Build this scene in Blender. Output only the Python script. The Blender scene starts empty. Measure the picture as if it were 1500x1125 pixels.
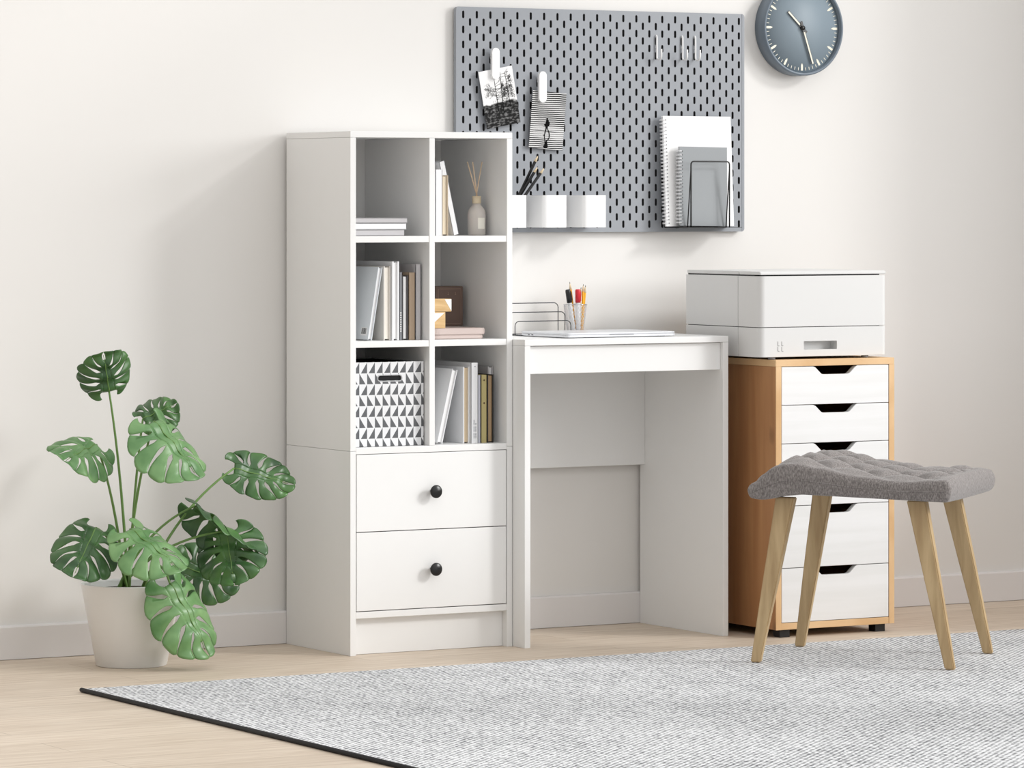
import bpy, bmesh, math, random
from mathutils import Vector, Matrix
random.seed(7)
PI = math.pi
SC = bpy.context.scene
COL = SC.collection

# ------------------------------------------------------------------ helpers
class MB:
    """collects shapes into one mesh object"""
    def __init__(s):
        s.bm = bmesh.new()
    def _add(s, tmp, mi=0):
        for f in tmp.faces: f.material_index = mi
        me = bpy.data.meshes.new('t'); tmp.to_mesh(me); tmp.free()
        s.bm.from_mesh(me); bpy.data.meshes.remove(me)
        return s
    def box(s, x0, x1, y0, y1, z0, z1, bev=0.0008, mi=0, rot=None, seg=2):
        t = bmesh.new(); bmesh.ops.create_cube(t, size=1)
        for v in t.verts:
            v.co = Vector(((x0+x1)/2+v.co.x*(x1-x0), (y0+y1)/2+v.co.y*(y1-y0), (z0+z1)/2+v.co.z*(z1-z0)))
        if bev > 0:
            bmesh.ops.bevel(t, geom=list(t.edges), offset=bev, segments=seg, profile=0.5, affect='EDGES', clamp_overlap=True)
        if rot is not None: bmesh.ops.transform(t, matrix=rot, verts=t.verts)
        return s._add(t, mi)
    def prism(s, pts, axis, a, b, mi=0, bev=0):
        """extrude a 2D outline along axis: x -> pts=(y,z); y -> (x,z); z -> (x,y)"""
        t = bmesh.new()
        def P(p, h):
            return {'x': (h, p[0], p[1]), 'y': (p[0], h, p[1]), 'z': (p[0], p[1], h)}[axis]
        A = [t.verts.new(P(p, a)) for p in pts]; B = [t.verts.new(P(p, b)) for p in pts]
        t.faces.new(A); t.faces.new(B[::-1]); n = len(pts)
        for i in range(n): t.faces.new((A[i], B[i], B[(i+1) % n], A[(i+1) % n]))
        bmesh.ops.recalc_face_normals(t, faces=t.faces)
        if bev: bmesh.ops.bevel(t, geom=list(t.edges), offset=bev, segments=2, affect='EDGES', clamp_overlap=True)
        return s._add(t, mi)
    def lathe(s, prof, c=(0, 0, 0), n=40, axis='z', mi=0, smooth=True):
        t = bmesh.new(); rings = []
        for r, h in prof:
            ring = []
            for i in range(n):
                a = 2*PI*i/n; u, v = r*math.cos(a), r*math.sin(a)
                p = (u, v, h) if axis == 'z' else ((u, -h, v) if axis == '-y' else (h, u, v))
                ring.append(t.verts.new((c[0]+p[0], c[1]+p[1], c[2]+p[2])))
            rings.append(ring)
        for a, b in zip(rings, rings[1:]):
            for i in range(n): t.faces.new((a[i], a[(i+1) % n], b[(i+1) % n], b[i]))
        t.faces.new(rings[0]); t.faces.new(rings[-1])
        bmesh.ops.remove_doubles(t, verts=t.verts, dist=1e-6)
        bmesh.ops.recalc_face_normals(t, faces=t.faces)
        if smooth:
            for f in t.faces: f.smooth = True
        return s._add(t, mi)
    def tube(s, pts, r, n=8, mi=0, closed=False, radii=None):
        t = bmesh.new(); pts = [Vector(p) for p in pts]; N = len(pts); rings = []; up = None
        for i, p in enumerate(pts):
            if closed: d = pts[(i+1) % N]-pts[i-1]
            else: d = pts[min(i+1, N-1)]-pts[max(i-1, 0)]
            d.normalize()
            if up is None: up = d.orthogonal().normalized()
            else:
                up = (up-d*up.dot(d))
                up = up.normalized() if up.length > 1e-6 else d.orthogonal().normalized()
            w = d.cross(up); rr = radii[i] if radii else r
            rings.append([t.verts.new(p+up*rr*math.cos(2*PI*k/n)+w*rr*math.sin(2*PI*k/n)) for k in range(n)])
        rng = range(N if closed else N-1)
        for i in rng:
            a, b = rings[i], rings[(i+1) % N]
            for k in range(n):
                f = t.faces.new((a[k], a[(k+1) % n], b[(k+1) % n], b[k])); f.smooth = True
        if not closed: t.faces.new(rings[0]); t.faces.new(rings[-1])
        bmesh.ops.recalc_face_normals(t, faces=t.faces)
        return s._add(t, mi)
    def poly(s, pts3, mi=0):
        vs = [s.bm.verts.new(p) for p in pts3]; f = s.bm.faces.new(vs); f.material_index = mi
        return s
    def build(s, name, mats, parent=None, loc=None):
        me = bpy.data.meshes.new(name); s.bm.to_mesh(me); s.bm.free()
        if not isinstance(mats, (list, tuple)): mats = [mats]
        for m in mats: me.materials.append(m)
        o = bpy.data.objects.new(name, me); COL.objects.link(o)
        if parent: o.parent = parent
        if loc: o.location = loc
        return o

def tag(o, label, cat, group=None):
    o['label'] = label; o['category'] = cat
    if group: o['group'] = group
    return o
def thing(name, label, cat, loc=(0, 0, 0), rz=0, group=None):
    o = bpy.data.objects.new(name, None); COL.objects.link(o)
    o.location = loc; o.rotation_euler = (0, 0, rz); o.empty_display_size = .05
    return tag(o, label, cat, group)
def structure(o):
    o['kind'] = 'structure'; return o
def copy_tree(o, loc, label, rz=None):
    c = o.copy(); COL.objects.link(c); c.location = loc; c['label'] = label
    if rz is not None: c.rotation_euler = (0, 0, rz)
    for ch in o.children:
        d = ch.copy(); COL.objects.link(d); d.parent = c
        for g in ch.children:
            e = g.copy(); COL.objects.link(e); e.parent = d
    return c
def boolean_cut(o, cutter_mb):
    c = cutter_mb.build('cutter', [])
    m = o.modifiers.new('cut', 'BOOLEAN'); m.object = c; m.operation = 'DIFFERENCE'; m.solver = 'EXACT'
    dg = bpy.context.evaluated_depsgraph_get()
    me = bpy.data.meshes.new_from_object(o.evaluated_get(dg))
    o.modifiers.clear(); o.data = me
    bpy.data.objects.remove(c)
    return o
def arc(cx, cy, r, a0, a1, n=6):
    return [(cx+r*math.cos(math.radians(a0+(a1-a0)*i/n)), cy+r*math.sin(math.radians(a0+(a1-a0)*i/n))) for i in range(n+1)]
def rrect(x0, x1, y0, y1, r, n=6):
    return arc(x1-r, y1-r, r, 0, 90, n)+arc(x0+r, y1-r, r, 90, 180, n)+arc(x0+r, y0+r, r, 180, 270, n)+arc(x1-r, y0+r, r, 270, 360, n)

# ------------------------------------------------------------------ materials
def srgb(r, g, b):
    f = lambda c: (c/255/12.92) if c/255 <= .04045 else ((c/255+.055)/1.055)**2.4
    return (f(r), f(g), f(b), 1)
def nodes(name):
    m = bpy.data.materials.new(name); m.use_nodes = True; nt = m.node_tree
    return m, nt, nt.nodes['Principled BSDF']
def N(nt, t, **kw):
    n = nt.nodes.new(t)
    for k, v in kw.items(): setattr(n, k, v)
    return n
def plain(name, rgb, rough=.5, metal=0, var=.02, scale=30, bump=0, spec=.5, trans=0, coat=0):
    m, nt, b = nodes(name)
    tc = N(nt, 'ShaderNodeTexCoord'); nz = N(nt, 'ShaderNodeTexNoise'); nz.inputs['Scale'].default_value = scale
    nt.links.new(tc.outputs['Object'], nz.inputs['Vector'])
    mr = N(nt, 'ShaderNodeMapRange'); mr.inputs['To Min'].default_value = 1-var; mr.inputs['To Max'].default_value = 1+var
    nt.links.new(nz.outputs['Fac'], mr.inputs['Value'])
    mx = N(nt, 'ShaderNodeVectorMath', operation='SCALE'); c = srgb(*rgb)
    mx.inputs[0].default_value = c[:3]; nt.links.new(mr.outputs[0], mx.inputs['Scale'])
    nt.links.new(mx.outputs[0], b.inputs['Base Color'])
    b.inputs['Roughness'].default_value = rough; b.inputs['Metallic'].default_value = metal
    b.inputs['Specular IOR Level'].default_value = spec
    b.inputs['Transmission Weight'].default_value = trans
    b.inputs['Coat Weight'].default_value = coat
    if bump:
        bp = N(nt, 'ShaderNodeBump'); bp.inputs['Strength'].default_value = bump; bp.inputs['Distance'].default_value = .001
        nt.links.new(nz.outputs['Fac'], bp.inputs['Height']); nt.links.new(bp.outputs[0], b.inputs['Normal'])
    return m
def wood(name, c1, c2, grain=(1, 1, 14), scale=6, rough=.5, knots=False, plank=None):
    """streaky wood; grain = per-axis frequency, low along the grain"""
    m, nt, b = nodes(name)
    tc = N(nt, 'ShaderNodeTexCoord'); mp = N(nt, 'ShaderNodeMapping'); mp.inputs['Scale'].default_value = grain
    nt.links.new(tc.outputs['Object'], mp.inputs['Vector'])
    n1 = N(nt, 'ShaderNodeTexNoise'); n1.inputs['Scale'].default_value = scale; n1.inputs['Detail'].default_value = 8; n1.inputs['Distortion'].default_value = .4
    nt.links.new(mp.outputs[0], n1.inputs['Vector'])
    cr = N(nt, 'ShaderNodeValToRGB'); cr.color_ramp.elements[0].position = .32; cr.color_ramp.elements[1].position = .68
    cr.color_ramp.elements[0].color = srgb(*c1); cr.color_ramp.elements[1].color = srgb(*c2)
    nt.links.new(n1.outputs['Fac'], cr.inputs['Fac'])
    out = cr.outputs['Color']
    if knots:
        v = N(nt, 'ShaderNodeTexNoise'); v.inputs['Scale'].default_value = 5; v.inputs['Detail'].default_value = 1
        mp2 = N(nt, 'ShaderNodeMapping'); mp2.inputs['Scale'].default_value = knots
        nt.links.new(tc.outputs['Object'], mp2.inputs['Vector']); nt.links.new(mp2.outputs[0], v.inputs['Vector'])
        r2 = N(nt, 'ShaderNodeMapRange'); r2.inputs['From Min'].default_value = .66; r2.inputs['From Max'].default_value = .76
        nt.links.new(v.outputs['Fac'], r2.inputs['Value'])
        mx = N(nt, 'ShaderNodeMix', data_type='RGBA'); mx.inputs['B'].default_value = srgb(*[int(k*.6) for k in c1])
        nt.links.new(r2.outputs[0], mx.inputs['Factor']); nt.links.new(out, mx.inputs['A']); out = mx.outputs['Result']
    if plank:   # brick pattern of boards
        bt = N(nt, 'ShaderNodeTexBrick'); bt.inputs['Scale'].default_value = 1
        bt.inputs['Brick Width'].default_value = plank[0]; bt.inputs['Row Height'].default_value = plank[1]
        bt.inputs['Mortar Size'].default_value = .0012; bt.inputs['Mortar Smooth'].default_value = .3
        bt.inputs['Color1'].default_value = (1, 1, 1, 1); bt.inputs['Color2'].default_value = (.84, .82, .8, 1); bt.inputs['Mortar'].default_value = (.55, .5, .45, 1)
        nt.links.new(tc.outputs['Object'], bt.inputs['Vector'])
        mx = N(nt, 'ShaderNodeMix', data_type='RGBA', blend_type='MULTIPLY'); mx.inputs['Factor'].default_value = .8
        nt.links.new(out, mx.inputs['A']); nt.links.new(bt.outputs['Color'], mx.inputs['B']); out = mx.outputs['Result']
    nt.links.new(out, b.inputs['Base Color']); b.inputs['Roughness'].default_value = rough
    bp = N(nt, 'ShaderNodeBump'); bp.inputs['Strength'].default_value = .15; bp.inputs['Distance'].default_value = .001
    nt.links.new(n1.outputs['Fac'], bp.inputs['Height']); nt.links.new(bp.outputs[0], b.inputs['Normal'])
    return m
def math_node(nt, op, a, b=None):
    n = N(nt, 'ShaderNodeMath', operation=op)
    for i, v in enumerate((a, b)):
        if v is None: continue
        if isinstance(v, (int, float)): n.inputs[i].default_value = v
        else: nt.links.new(v, n.inputs[i])
    return n.outputs[0]

WHITE = plain('white_melamine', (241, 241, 240), .45, var=.006)
WALLM = plain('wall_paint', (234, 232, 229), .85, var=.008, scale=3, bump=.03)
BASEM = plain('baseboard_paint', (234, 231, 230), .5, var=.005)
BLACK = plain('black_metal', (22, 22, 22), .3, var=.05)
CHROME = plain('steel_wire', (200, 200, 202), .22, metal=1, var=.02)
DARKWIRE = plain('dark_wire', (62, 64, 66), .35, metal=.8, var=.02)
FLOORM = wood('oak_floor', (212, 194, 174), (232, 218, 200), grain=(1.2, 14, 1), scale=5, rough=.55, plank=(1.3, .145))
PAPER = plain('white_paper', (240, 240, 240), .7, var=.01)
PAGES = plain('cream_pages', (226, 213, 190), .8, var=.05, scale=200)
PLASTICW = plain('white_plastic', (238, 238, 238), .35, var=.005)
def bookm(name, rgb, r=.5): return plain(name, rgb, r, var=.02)

# ------------------------------------------------------------------ setting
structure(MB().box(-3.2, 2.75, -4.6, .012, -.1, 0, 0).build('floor', FLOORM))
wr = MB().box(2.75, 2.95, -4.6, .15, -.1, .9, 0).box(2.75, 2.95, -.9, .15, .9, 3.5, 0).box(2.75, 2.95, -4.6, -3.9, .9, 3.5, 0).box(2.75, 2.95, -3.9, -.9, 3.3, 3.5, 0)
structure(wr.build('added_wall_right', WALLM))  # unseen wall, added so its pier and sill cut the side light
wf = MB()
for q in ((-.9, -.86, .9, 3.3), (-3.9, -3.86, .9, 3.3), (-3.86, -.9, .9, .94), (-3.86, -.9, 3.26, 3.3)): wf.box(2.82, 2.88, min(q[0], q[1]), max(q[0], q[1]), q[2], q[3], 0)
structure(wf.build('added_window_1', WHITE))  # unseen frame, added around the opening that shapes the light
structure(MB().box(-3.2, 2.75, .012, .15, 0, 3.5, 0).build('wall_back', WALLM))
bb = MB().prism([(.0125, .001), (.0005, .001), (.0005, .0765), (.003, .0805), (.0125, .0815)], 'x', -3.2, 2.75)
structure(bb.build('baseboard_back', BASEM))

# ------------------------------------------------------------------ bookcase
W, D, H = .4484, .3338, 1.2545
bk = thing('bookcase', 'tall white bookcase with six open cubbies above two black-knobbed drawers', 'bookcase', (0, 0, 0))
for sx in (0, W-.0155):
    MB().box(sx, sx+.0155, -D, -.001, 0, .4888).box(sx, sx+.0155, -D, -.001, .4894, 1.2393).build('side_panel', WHITE, bk)
MB().box(0, W, -D, -.001, 1.2397, H).build('top_panel', WHITE, bk)
MB().box(.0157, W-.0157, -D+.0003, -.006, .4815, .4968).build('bottom_shelf', WHITE, bk)
MB().box(.2166, .2316, -D+.0002, -.006, .497, 1.2395).build('divider', WHITE, bk)
for z in (.7362, .9878):
    MB().box(.0157, .2164, -D+.0015, -.006, z, z+.0152).build('shelf', WHITE, bk)
    MB().box(.2318, W-.0157, -D+.0015, -.006, z, z+.0152).build('shelf', WHITE, bk)
MB().box(.0157, W-.0157, -.0055, -.0025, .1, 1.239, 0).build('back_panel', WHITE, bk)
MB().box(.0157, W-.0157, -D+.0003, -.006, .0885, .1042).build('bottom_panel', WHITE, bk)
MB().box(.0157, W-.0157, -.312, -.297, .0006, .0882).build('plinth', WHITE, bk)
for z0, z1 in ((.1062, .2938), (.2958, .4802)):
    d = MB().box(.0175, W-.0175, -D, -D+.015, z0, z1)
    d.box(.03, W-.03, -D+.0152, -.04, z0+.01, z1-.03, 0)
    d = d.build('drawer', WHITE, bk)
    kz = .387 if z0 > .2 else .1995
    MB().lathe([(.0055, -.001), (.0055, .008), (.0075, .012), (.0135, .0165), (.0158, .0195), (.0158, .0225), (.0135, .0248), (0.0005, .0255)],
               (.2236, -D, kz), 36, '-y').build('knob', BLACK, d)

# ------------------------------------------------------------------ desk
XL, XR, DD = .4496, 1.0402, .3914
dk = thing('desk', 'compact white desk with closed sides, standing right of the tall bookcase', 'desk', (XL, 0, 0))
def rel(mb, name, m, par):
    o = mb.build(name, m, par); o.matrix_parent_inverse = Matrix.Translation(-Vector(par.location)); return o
for x in (XL, XR-.016):
    rel(MB().box(x, x+.016, -DD, -.0005, 0, .7347), 'side_panel', WHITE, dk)
rel(MB().box(XL, XR, -DD-.0003, -.0005, .735, .75), 'desktop', WHITE, dk)
rel(MB().box(XL+.0162, XR-.0162, -.380, -.365, .666, .7335), 'front_apron', WHITE, dk)
rel(MB().box(XL+.0162, XR-.0162, -.0253, -.0103, .41, .7345), 'modesty_panel', WHITE, dk)

# ------------------------------------------------------------------ pegboard
PX, PZ = .01973, .03777
bx0, bx1, bz0 = .4755, 1.3417, 1.008
ncol = 43; sx0 = .496; sz0 = 1.0279
bz1 = sz0+PZ*14+.0195
PEG = plain('grey_powdercoat', (150, 154, 160), .5, var=.01); PEGSHADE = plain('slot_shade', (58, 58, 60), .8, var=.05)  # slot walls coloured dark to stand for the shade inside them
def pegboard():
    t = bmesh.new(); yf, yb = -.0075, .0045
    def ringcell(xc, z0, z1, zc):
        hw, hh = .0033, .0098
        sl = [(xc+p[0], zc+p[1]) for p in arc(0, hh-hw, hw, 0, 180, 4)]+[(xc+p[0], zc+p[1]) for p in arc(0, -(hh-hw), hw, 180, 360, 4)]
        a, b = xc-PX/2, xc+PX/2
        # outer points in matching order (ccw from right)
        out = [(b, zc+hh-hw), (b, z1), (xc, z1), (a, z1), (a, zc+hh-hw), (a, zc-hh+hw), (a, z0), (xc, z0), (b, z0), (b, zc-hh+hw)]
        n = 10
        for y, fl in ((yf, 0), (yb, 1)):
            O = [t.verts.new((p[0], y, p[1])) for p in out]; I = [t.verts.new((p[0], y, p[1])) for p in sl]
            for i in range(n):
                q = (O[i], O[(i+1) % n], I[(i+1) % n], I[i]); t.faces.new(q[::-1] if fl else q)
            if fl == 0: If = I
            else:
                for i in range(n): t.faces.new((If[i], If[(i+1) % n], I[(i+1) % n], I[i])).material_index = 1
    def plate(a, b, c, d):
        for y in (yf, yb): t.faces.new([t.verts.new((p[0], y, p[1])) for p in ((a, c), (b, c), (b, d), (a, d))])
    lo, hi = sz0-PZ/2+.004, bz1-.0045
    for k in range(ncol):
        x = sx0+PX*k; even = k % 2 == 0
        zs = [sz0+PZ*j+(0 if even else PZ/2) for j in range(15 if even else 14)]
        edges = [lo]+[(zs[i]+zs[i+1])/2 for i in range(len(zs)-1)]+[hi]
        for j, zc in enumerate(zs): ringcell(x, edges[j], edges[j+1], zc)
    xa, xb = sx0-PX/2, sx0+PX*(ncol-1)+PX/2
    r = .008
    L = arc(bx0+r, hi+.0045-r, r, 90, 180, 6)+arc(bx0+r, bz0+r, r, 180, 270, 6)
    for y in (yf, yb):   # border as four filled polygons
        t.faces.new([t.verts.new((p[0], y, p[1])) for p in [(xa, bz1)]+L+[(xa, bz0)]])
        R = arc(bx1-r, bz0+r, r, 270, 360, 6)+arc(bx1-r, bz1-r, r, 0, 90, 6)
        t.faces.new([t.verts.new((p[0], y, p[1])) for p in [(xb, bz0)]+R+[(xb, bz1)]])
        for c, d in ((bz0, lo), (hi, bz1)): t.faces.new([t.verts.new((p[0], y, p[1])) for p in ((xa, c), (xb, c), (xb, d), (xa, d))])
    rim = rrect(bx0, bx1, bz0, bz1, r)
    for i in range(len(rim)):
        p, q = rim[i], rim[(i+1) % len(rim)]
        t.faces.new([t.verts.new(v) for v in ((p[0], yf, p[1]), (q[0], yf, q[1]), (q[0], yb, q[1]), (p[0], yb, p[1]))])
    bmesh.ops.remove_doubles(t, verts=t.verts, dist=1e-5)
    bmesh.ops.recalc_face_normals(t, faces=t.faces)
    m = MB(); me_ = bpy.data.meshes.new('t'); t.to_mesh(me_); t.free(); m.bm.from_mesh(me_); return m
pb = pegboard().build('pegboard', [PEG, PEGSHADE])
tag(pb, 'large grey slotted pegboard hung on the wall above the desk', 'pegboard')
for x in (bx0+.05, bx1-.05):
    MB().box(x-.012, x+.012, .0047, .0118, bz1-.05, bz1-.02, 0).build('wall_spacer', BLACK, pb)
    MB().box(x-.006, x+.006, .0047, .0118, bz0+.0045, bz0+.0095, 0).build('wall_spacer', BLACK, pb)

# clips and photo prints
CLIPM = plain('white_clip_plastic', (245, 245, 245), .35, var=.005)
def clip(x, z0, z1, y, label):
    o = MB().prism(rrect(x-.0108, x+.0108, z0, z1, .0107, 8), 'y', y, y-.009, bev=.0015).build('peg_clip', CLIPM)
    MB().box(x-.004, x+.004, y+.0002, -.0072, z1-.028, z1-.014, .0005).build('clip_hook', CLIPM, o)
    MB().box(x-.0015, x+.0015, -.0078, -.001, z1-.026, z1-.016, 0).build('clip_peg', CLIPM, o)
    return tag(o, label, 'clip', 'white clips on the pegboard')
clip(.5787, 1.3944, 1.4735, -.0205, 'white rounded clip holding the black and white tree photo')
clip(.7167, 1.3376, 1.4163, -.0205, 'white rounded clip holding the striped photo of a walking figure')
INK = plain('photo_ink', (12, 12, 12), .8, var=.1, spec=.1)
def photo(c4, name, label, fill):
    """c4: world corners tl,tr,br,bl in x,z"""
    tl, tr, br, bl = [Vector((p[0], 0, p[1])) for p in c4]
    o = Vector((bl.x, -.0185, bl.z)); ex = (br-bl+tr-tl)/2; ez = (tl-bl+tr-br)/2
    w, h = ex.length, ez.length; ang = math.atan2(-ex.z, ex.x)
    m, nt, b = fill
    pr = MB().box(0, w, -.0003, .0003, 0, h, 0).build(name, m)
    pr.location = o; pr.rotation_euler = (math.radians(1.0), ang, 0)
    tag(pr, label, 'photo', 'prints clipped to the pegboard')
    return pr, w, h
# photo 1 : tree landscape
m, nt, b = nodes('tree_photo_paper')
tc = N(nt, 'ShaderNodeTexCoord'); sep = N(nt, 'ShaderNodeSeparateXYZ'); nt.links.new(tc.outputs['Object'], sep.inputs[0])
nz = N(nt, 'ShaderNodeTexNoise'); nz.inputs['Scale'].default_value = 90; nz.inputs['Detail'].default_value = 6
mp = N(nt, 'ShaderNodeMapping'); mp.inputs['Scale'].default_value = (1, 1, 2.2); nt.links.new(tc.outputs['Object'], mp.inputs[0]); nt.links.new(mp.outputs[0], nz.inputs['Vector'])
hz = N(nt, 'ShaderNodeTexNoise'); hz.inputs['Scale'].default_value = 35; nt.links.new(tc.outputs['Object'], hz.inputs['Vector'])
hh = math_node(nt, 'ADD', sep.outputs['Z'], math_node(nt, 'MULTIPLY', math_node(nt, 'SUBTRACT', hz.outputs['Fac'], .5), .03))
sky = N(nt, 'ShaderNodeMapRange'); sky.inputs['From Min'].default_value = .058; sky.inputs['From Max'].default_value = .0625
nt.links.new(hh, sky.inputs['Value'])
gr = N(nt, 'ShaderNodeValToRGB'); gr.color_ramp.elements[0].position = .48; gr.color_ramp.elements[1].position = .80
gr.color_ramp.elements[0].color = (.01, .01, .01, 1); gr.color_ramp.elements[1].color = (.35, .35, .35, 1); nt.links.new(nz.outputs['Fac'], gr.inputs['Fac'])
mx = N(nt, 'ShaderNodeMix', data_type='RGBA'); nt.links.new(sky.outputs[0], mx.inputs['Factor']); nt.links.new(gr.outputs['Color'], mx.inputs['A']); mx.inputs['B'].default_value = srgb(240, 240, 240)
nt.links.new(mx.outputs['Result'], b.inputs['Base Color']); b.inputs['Roughness'].default_value = .6; b.inputs['Specular IOR Level'].default_value = .15
ph, w, h = photo([(.5313, 1.412), (.6287, 1.4299), (.6568, 1.2869), (.559, 1.268)], 'photo_print', 'black and white photo print of a tall thin tree over a dark shore', (m, nt, b))
tm = MB()
def ribbon(p, q, a, b2):
    d = (q-p); n = Vector((-d.y, d.x)).normalized()
    pts = [p+n*a, q+n*b2, q-n*b2, p-n*a]
    tm.poly([(v.x, -.0007, v.y) for v in pts])
def branch(p, ang, ln, wd, dep):
    q = p+Vector((math.cos(ang), math.sin(ang)))*ln
    if not (.002 < q.x < w-.002 and q.y < h-.003): return
    ribbon(p, q, wd, wd*.7)
    if dep == 0:
        for _ in range(4):
            c = q+Vector((random.gauss(0, .0026), random.gauss(0, .0018)))
            if .003 < c.x < w-.003 and c.y < h-.004:
                r = random.uniform(.00025, .0007)
                tm.poly([(c.x+r*random.uniform(.7, 1.6)*math.cos(k*PI/3), -.0007, c.y+r*math.sin(k*PI/3)) for k in range(6)])
        return
    for _ in range(3 if dep > 1 else 2):
        branch(q, ang+random.uniform(-1.0, 1.0), ln*random.uniform(.55, .9), wd*.62, dep-1)
rx = lambda v: v*w
for x0, base, top, lean in ((.42, .24, .84, .0), (.56, .22, .93, .06), (.78, .30, .90, -.02)):
    p = Vector((rx(x0), h*base)); q = Vector((rx(x0+lean), h*top)); ribbon(p, q, .0010, .0005)
    for k in range(16 if x0 < .7 else 7):
        t0 = random.uniform(.36, 1); s = 1.15-t0*.5 if x0 < .7 else .45
        a = random.choice((0, PI))+random.uniform(-.3, .5)
        branch(p.lerp(q, t0), a if a < 2 else PI-random.uniform(-.3, .5), .0155*s, .0004, 2)
tm.build('tree_print', INK, ph)
# photo 2 : ripples and walking figure
m, nt, b = nodes('ripple_photo_paper')
tc = N(nt, 'ShaderNodeTexCoord'); mp = N(nt, 'ShaderNodeMapping'); mp.inputs['Rotation'].default_value = (0, .05, 0); nt.links.new(tc.outputs['Object'], mp.inputs[0])
wv = N(nt, 'ShaderNodeTexWave', bands_direction='Z'); wv.inputs['Scale'].default_value = 62; wv.inputs['Distortion'].default_value = 2.2; wv.inputs['Detail'].default_value = 2; wv.inputs['Detail Scale'].default_value = .35
nt.links.new(mp.outputs[0], wv.inputs['Vector'])
sep = N(nt, 'ShaderNodeSeparateXYZ'); nt.links.new(tc.outputs['Object'], sep.inputs[0])
cut = N(nt, 'ShaderNodeValToRGB'); e = cut.color_ramp.elements; e[0].position = .40; e[0].color = (.005, .005, .005, 1); e[1].position = .50; e[1].color = (.72, .72, .72, 1)
sh = N(nt, 'ShaderNodeMapRange'); sh.inputs['From Min'].default_value = .0; sh.inputs['From Max'].default_value = .145; sh.inputs['To Min'].default_value = .0; sh.inputs['To Max'].default_value = .12
nt.links.new(sep.outputs['Z'], sh.inputs['Value'])
band = N(nt, 'ShaderNodeMapRange'); band.inputs['From Min'].default_value = .0; band.inputs['From Max'].default_value = .024; band.inputs['To Min'].default_value = 0; band.inputs['To Max'].default_value = .16
d1 = math_node(nt, 'ABSOLUTE', math_node(nt, 'SUBTRACT', sep.outputs['Z'], .042)); b2 = math_node(nt, 'LESS_THAN', d1, .0145)
nt.links.new(math_node(nt, 'ADD', math_node(nt, 'SUBTRACT', wv.outputs['Fac'], sh.outputs[0]), math_node(nt, 'MULTIPLY', b2, .3)), cut.inputs['Fac'])
nt.links.new(cut.outputs['Color'], b.inputs['Base Color']); b.inputs['Roughness'].default_value = .6; b.inputs['Specular IOR Level'].default_value = .15
ph, w, h = photo([(.6889, 1.3668), (.7878, 1.3612), (.7807, 1.2143), (.6808, 1.2232)], 'photo_print', 'black and white photo print of a walking figure on rippled water', (m, nt, b))
fm = MB()
def fp(pts):
    fm.poly([(x*w, -.0007, z*h) for x, z in pts])
fp([(.46, .545), (.50, .545), (.505, .515), (.48, .505), (.455, .52)])                        # head
fp([(.455, .50), (.515, .505), (.56, .47), (.565, .43), (.53, .40), (.50, .36), (.455, .36), (.435, .40), (.40, .42), (.405, .44), (.445, .45)])
fp([(.455, .365), (.49, .36), (.465, .30), (.445, .24), (.425, .245), (.43, .30)]); fp([(.425, .25), (.45, .24), (.44, .225), (.39, .235)])
fp([(.485, .37), (.52, .36), (.575, .29), (.59, .24), (.565, .235), (.55, .28)]); fp([(.56, .25), (.595, .24), (.585, .215), (.555, .22)])
fp([(.42, .225), (.445, .22), (.475, .13), (.45, .12)]); fp([(.565, .215), (.595, .22), (.56, .16), (.50, .12), (.48, .135), (.545, .18)])
fp([(.45, .13), (.52, .13), (.545, .07), (.56, .04), (.51, .015), (.44, .02), (.41, .05), (.45, .075)])
fm.build('figure_print', INK, ph)
fl = MB(); fl.box(0.001, w-.001, -.0006, -.00035, .307*h, .307*h+.0011, 0); fl.build('horizon_print', INK, ph)

# hooks
HOOKM = plain('white_hook_metal', (238, 238, 238), .35, var=.01)
def hook(label):
    t = thing('peg_hook', label, 'hook', (0, 0, 0), 0, 'white metal hooks at the top of the pegboard')
    MB().tube([(0, -.006, -.002), (0, -.0095, -.0005), (0, -.0115, -.004), (0, -.0120, -.056), (0, -.0135, -.0605), (0, -.018, -.0625), (0, -.0265, -.0622), (0, -.0315, -.0595), (0, -.0335, -.054), (0, -.034, -.036)], .0023, 8).build('hook_wire', HOOKM, t)
    MB().box(-.0020, .0020, -.0115, -.0068, -.0330, -.029, .0004).build('hook_lug', HOOKM, t)
    return t
hk = hook('leftmost of the three small white hooks high on the grey pegboard')
hk.location = (sx0+PX*29+.0005, 0, 1.5152)
copy_tree(hk, (sx0+PX*33+.0005, 0, 1.5152), 'middle one of the three small white hooks high on the grey pegboard')
copy_tree(hk, (sx0+PX*35+.0005, 0, 1.5152), 'rightmost of the three small white hooks high on the grey pegboard')

# cups on the board
def cup(label):
    x1, ya, yb2, z0, z1 = .067, -.095, -.0085, 1.0205, 1.102
    pts = [(x1, ya+.002), (x1, yb2), (0, yb2)]+[(p[0], p[1]) for p in arc(.012, ya+.012, .012, 180, 270, 8)]+[(x1-.002, ya)]
    o = MB().prism(pts, 'z', z0, z1).build('peg_cup', CLIPM)
    t = .0022
    ins = [(x1-t, ya+t), (x1-t, yb2-t), (t, yb2-t)]+[(p[0], p[1]) for p in arc(.012, ya+.012, .012-t, 180, 270, 8)]
    boolean_cut(o, MB().prism(ins, 'z', z0+t, z1+.01))
    MB().box(.02, .03, -.0083, -.0009, z1-.012, z1-.004, 0).build('cup_peg', CLIPM, o)
    return tag(o, label, 'cup', 'white cups hung on the pegboard')
c1 = cup('white square cup with black pencils, lower left of the grey pegboard'); c1.location = (.5628, 0, 0)
copy_tree(c1, (.6801, 0, 0), 'empty white cup hung between the pencil cup and the rightmost cup')
copy_tree(c1, (.7972, 0, 0), 'rightmost empty white cup on the pegboard')
PENW = wood('sharpened_wood', (225, 200, 160), (240, 222, 190), scale=40)
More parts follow.
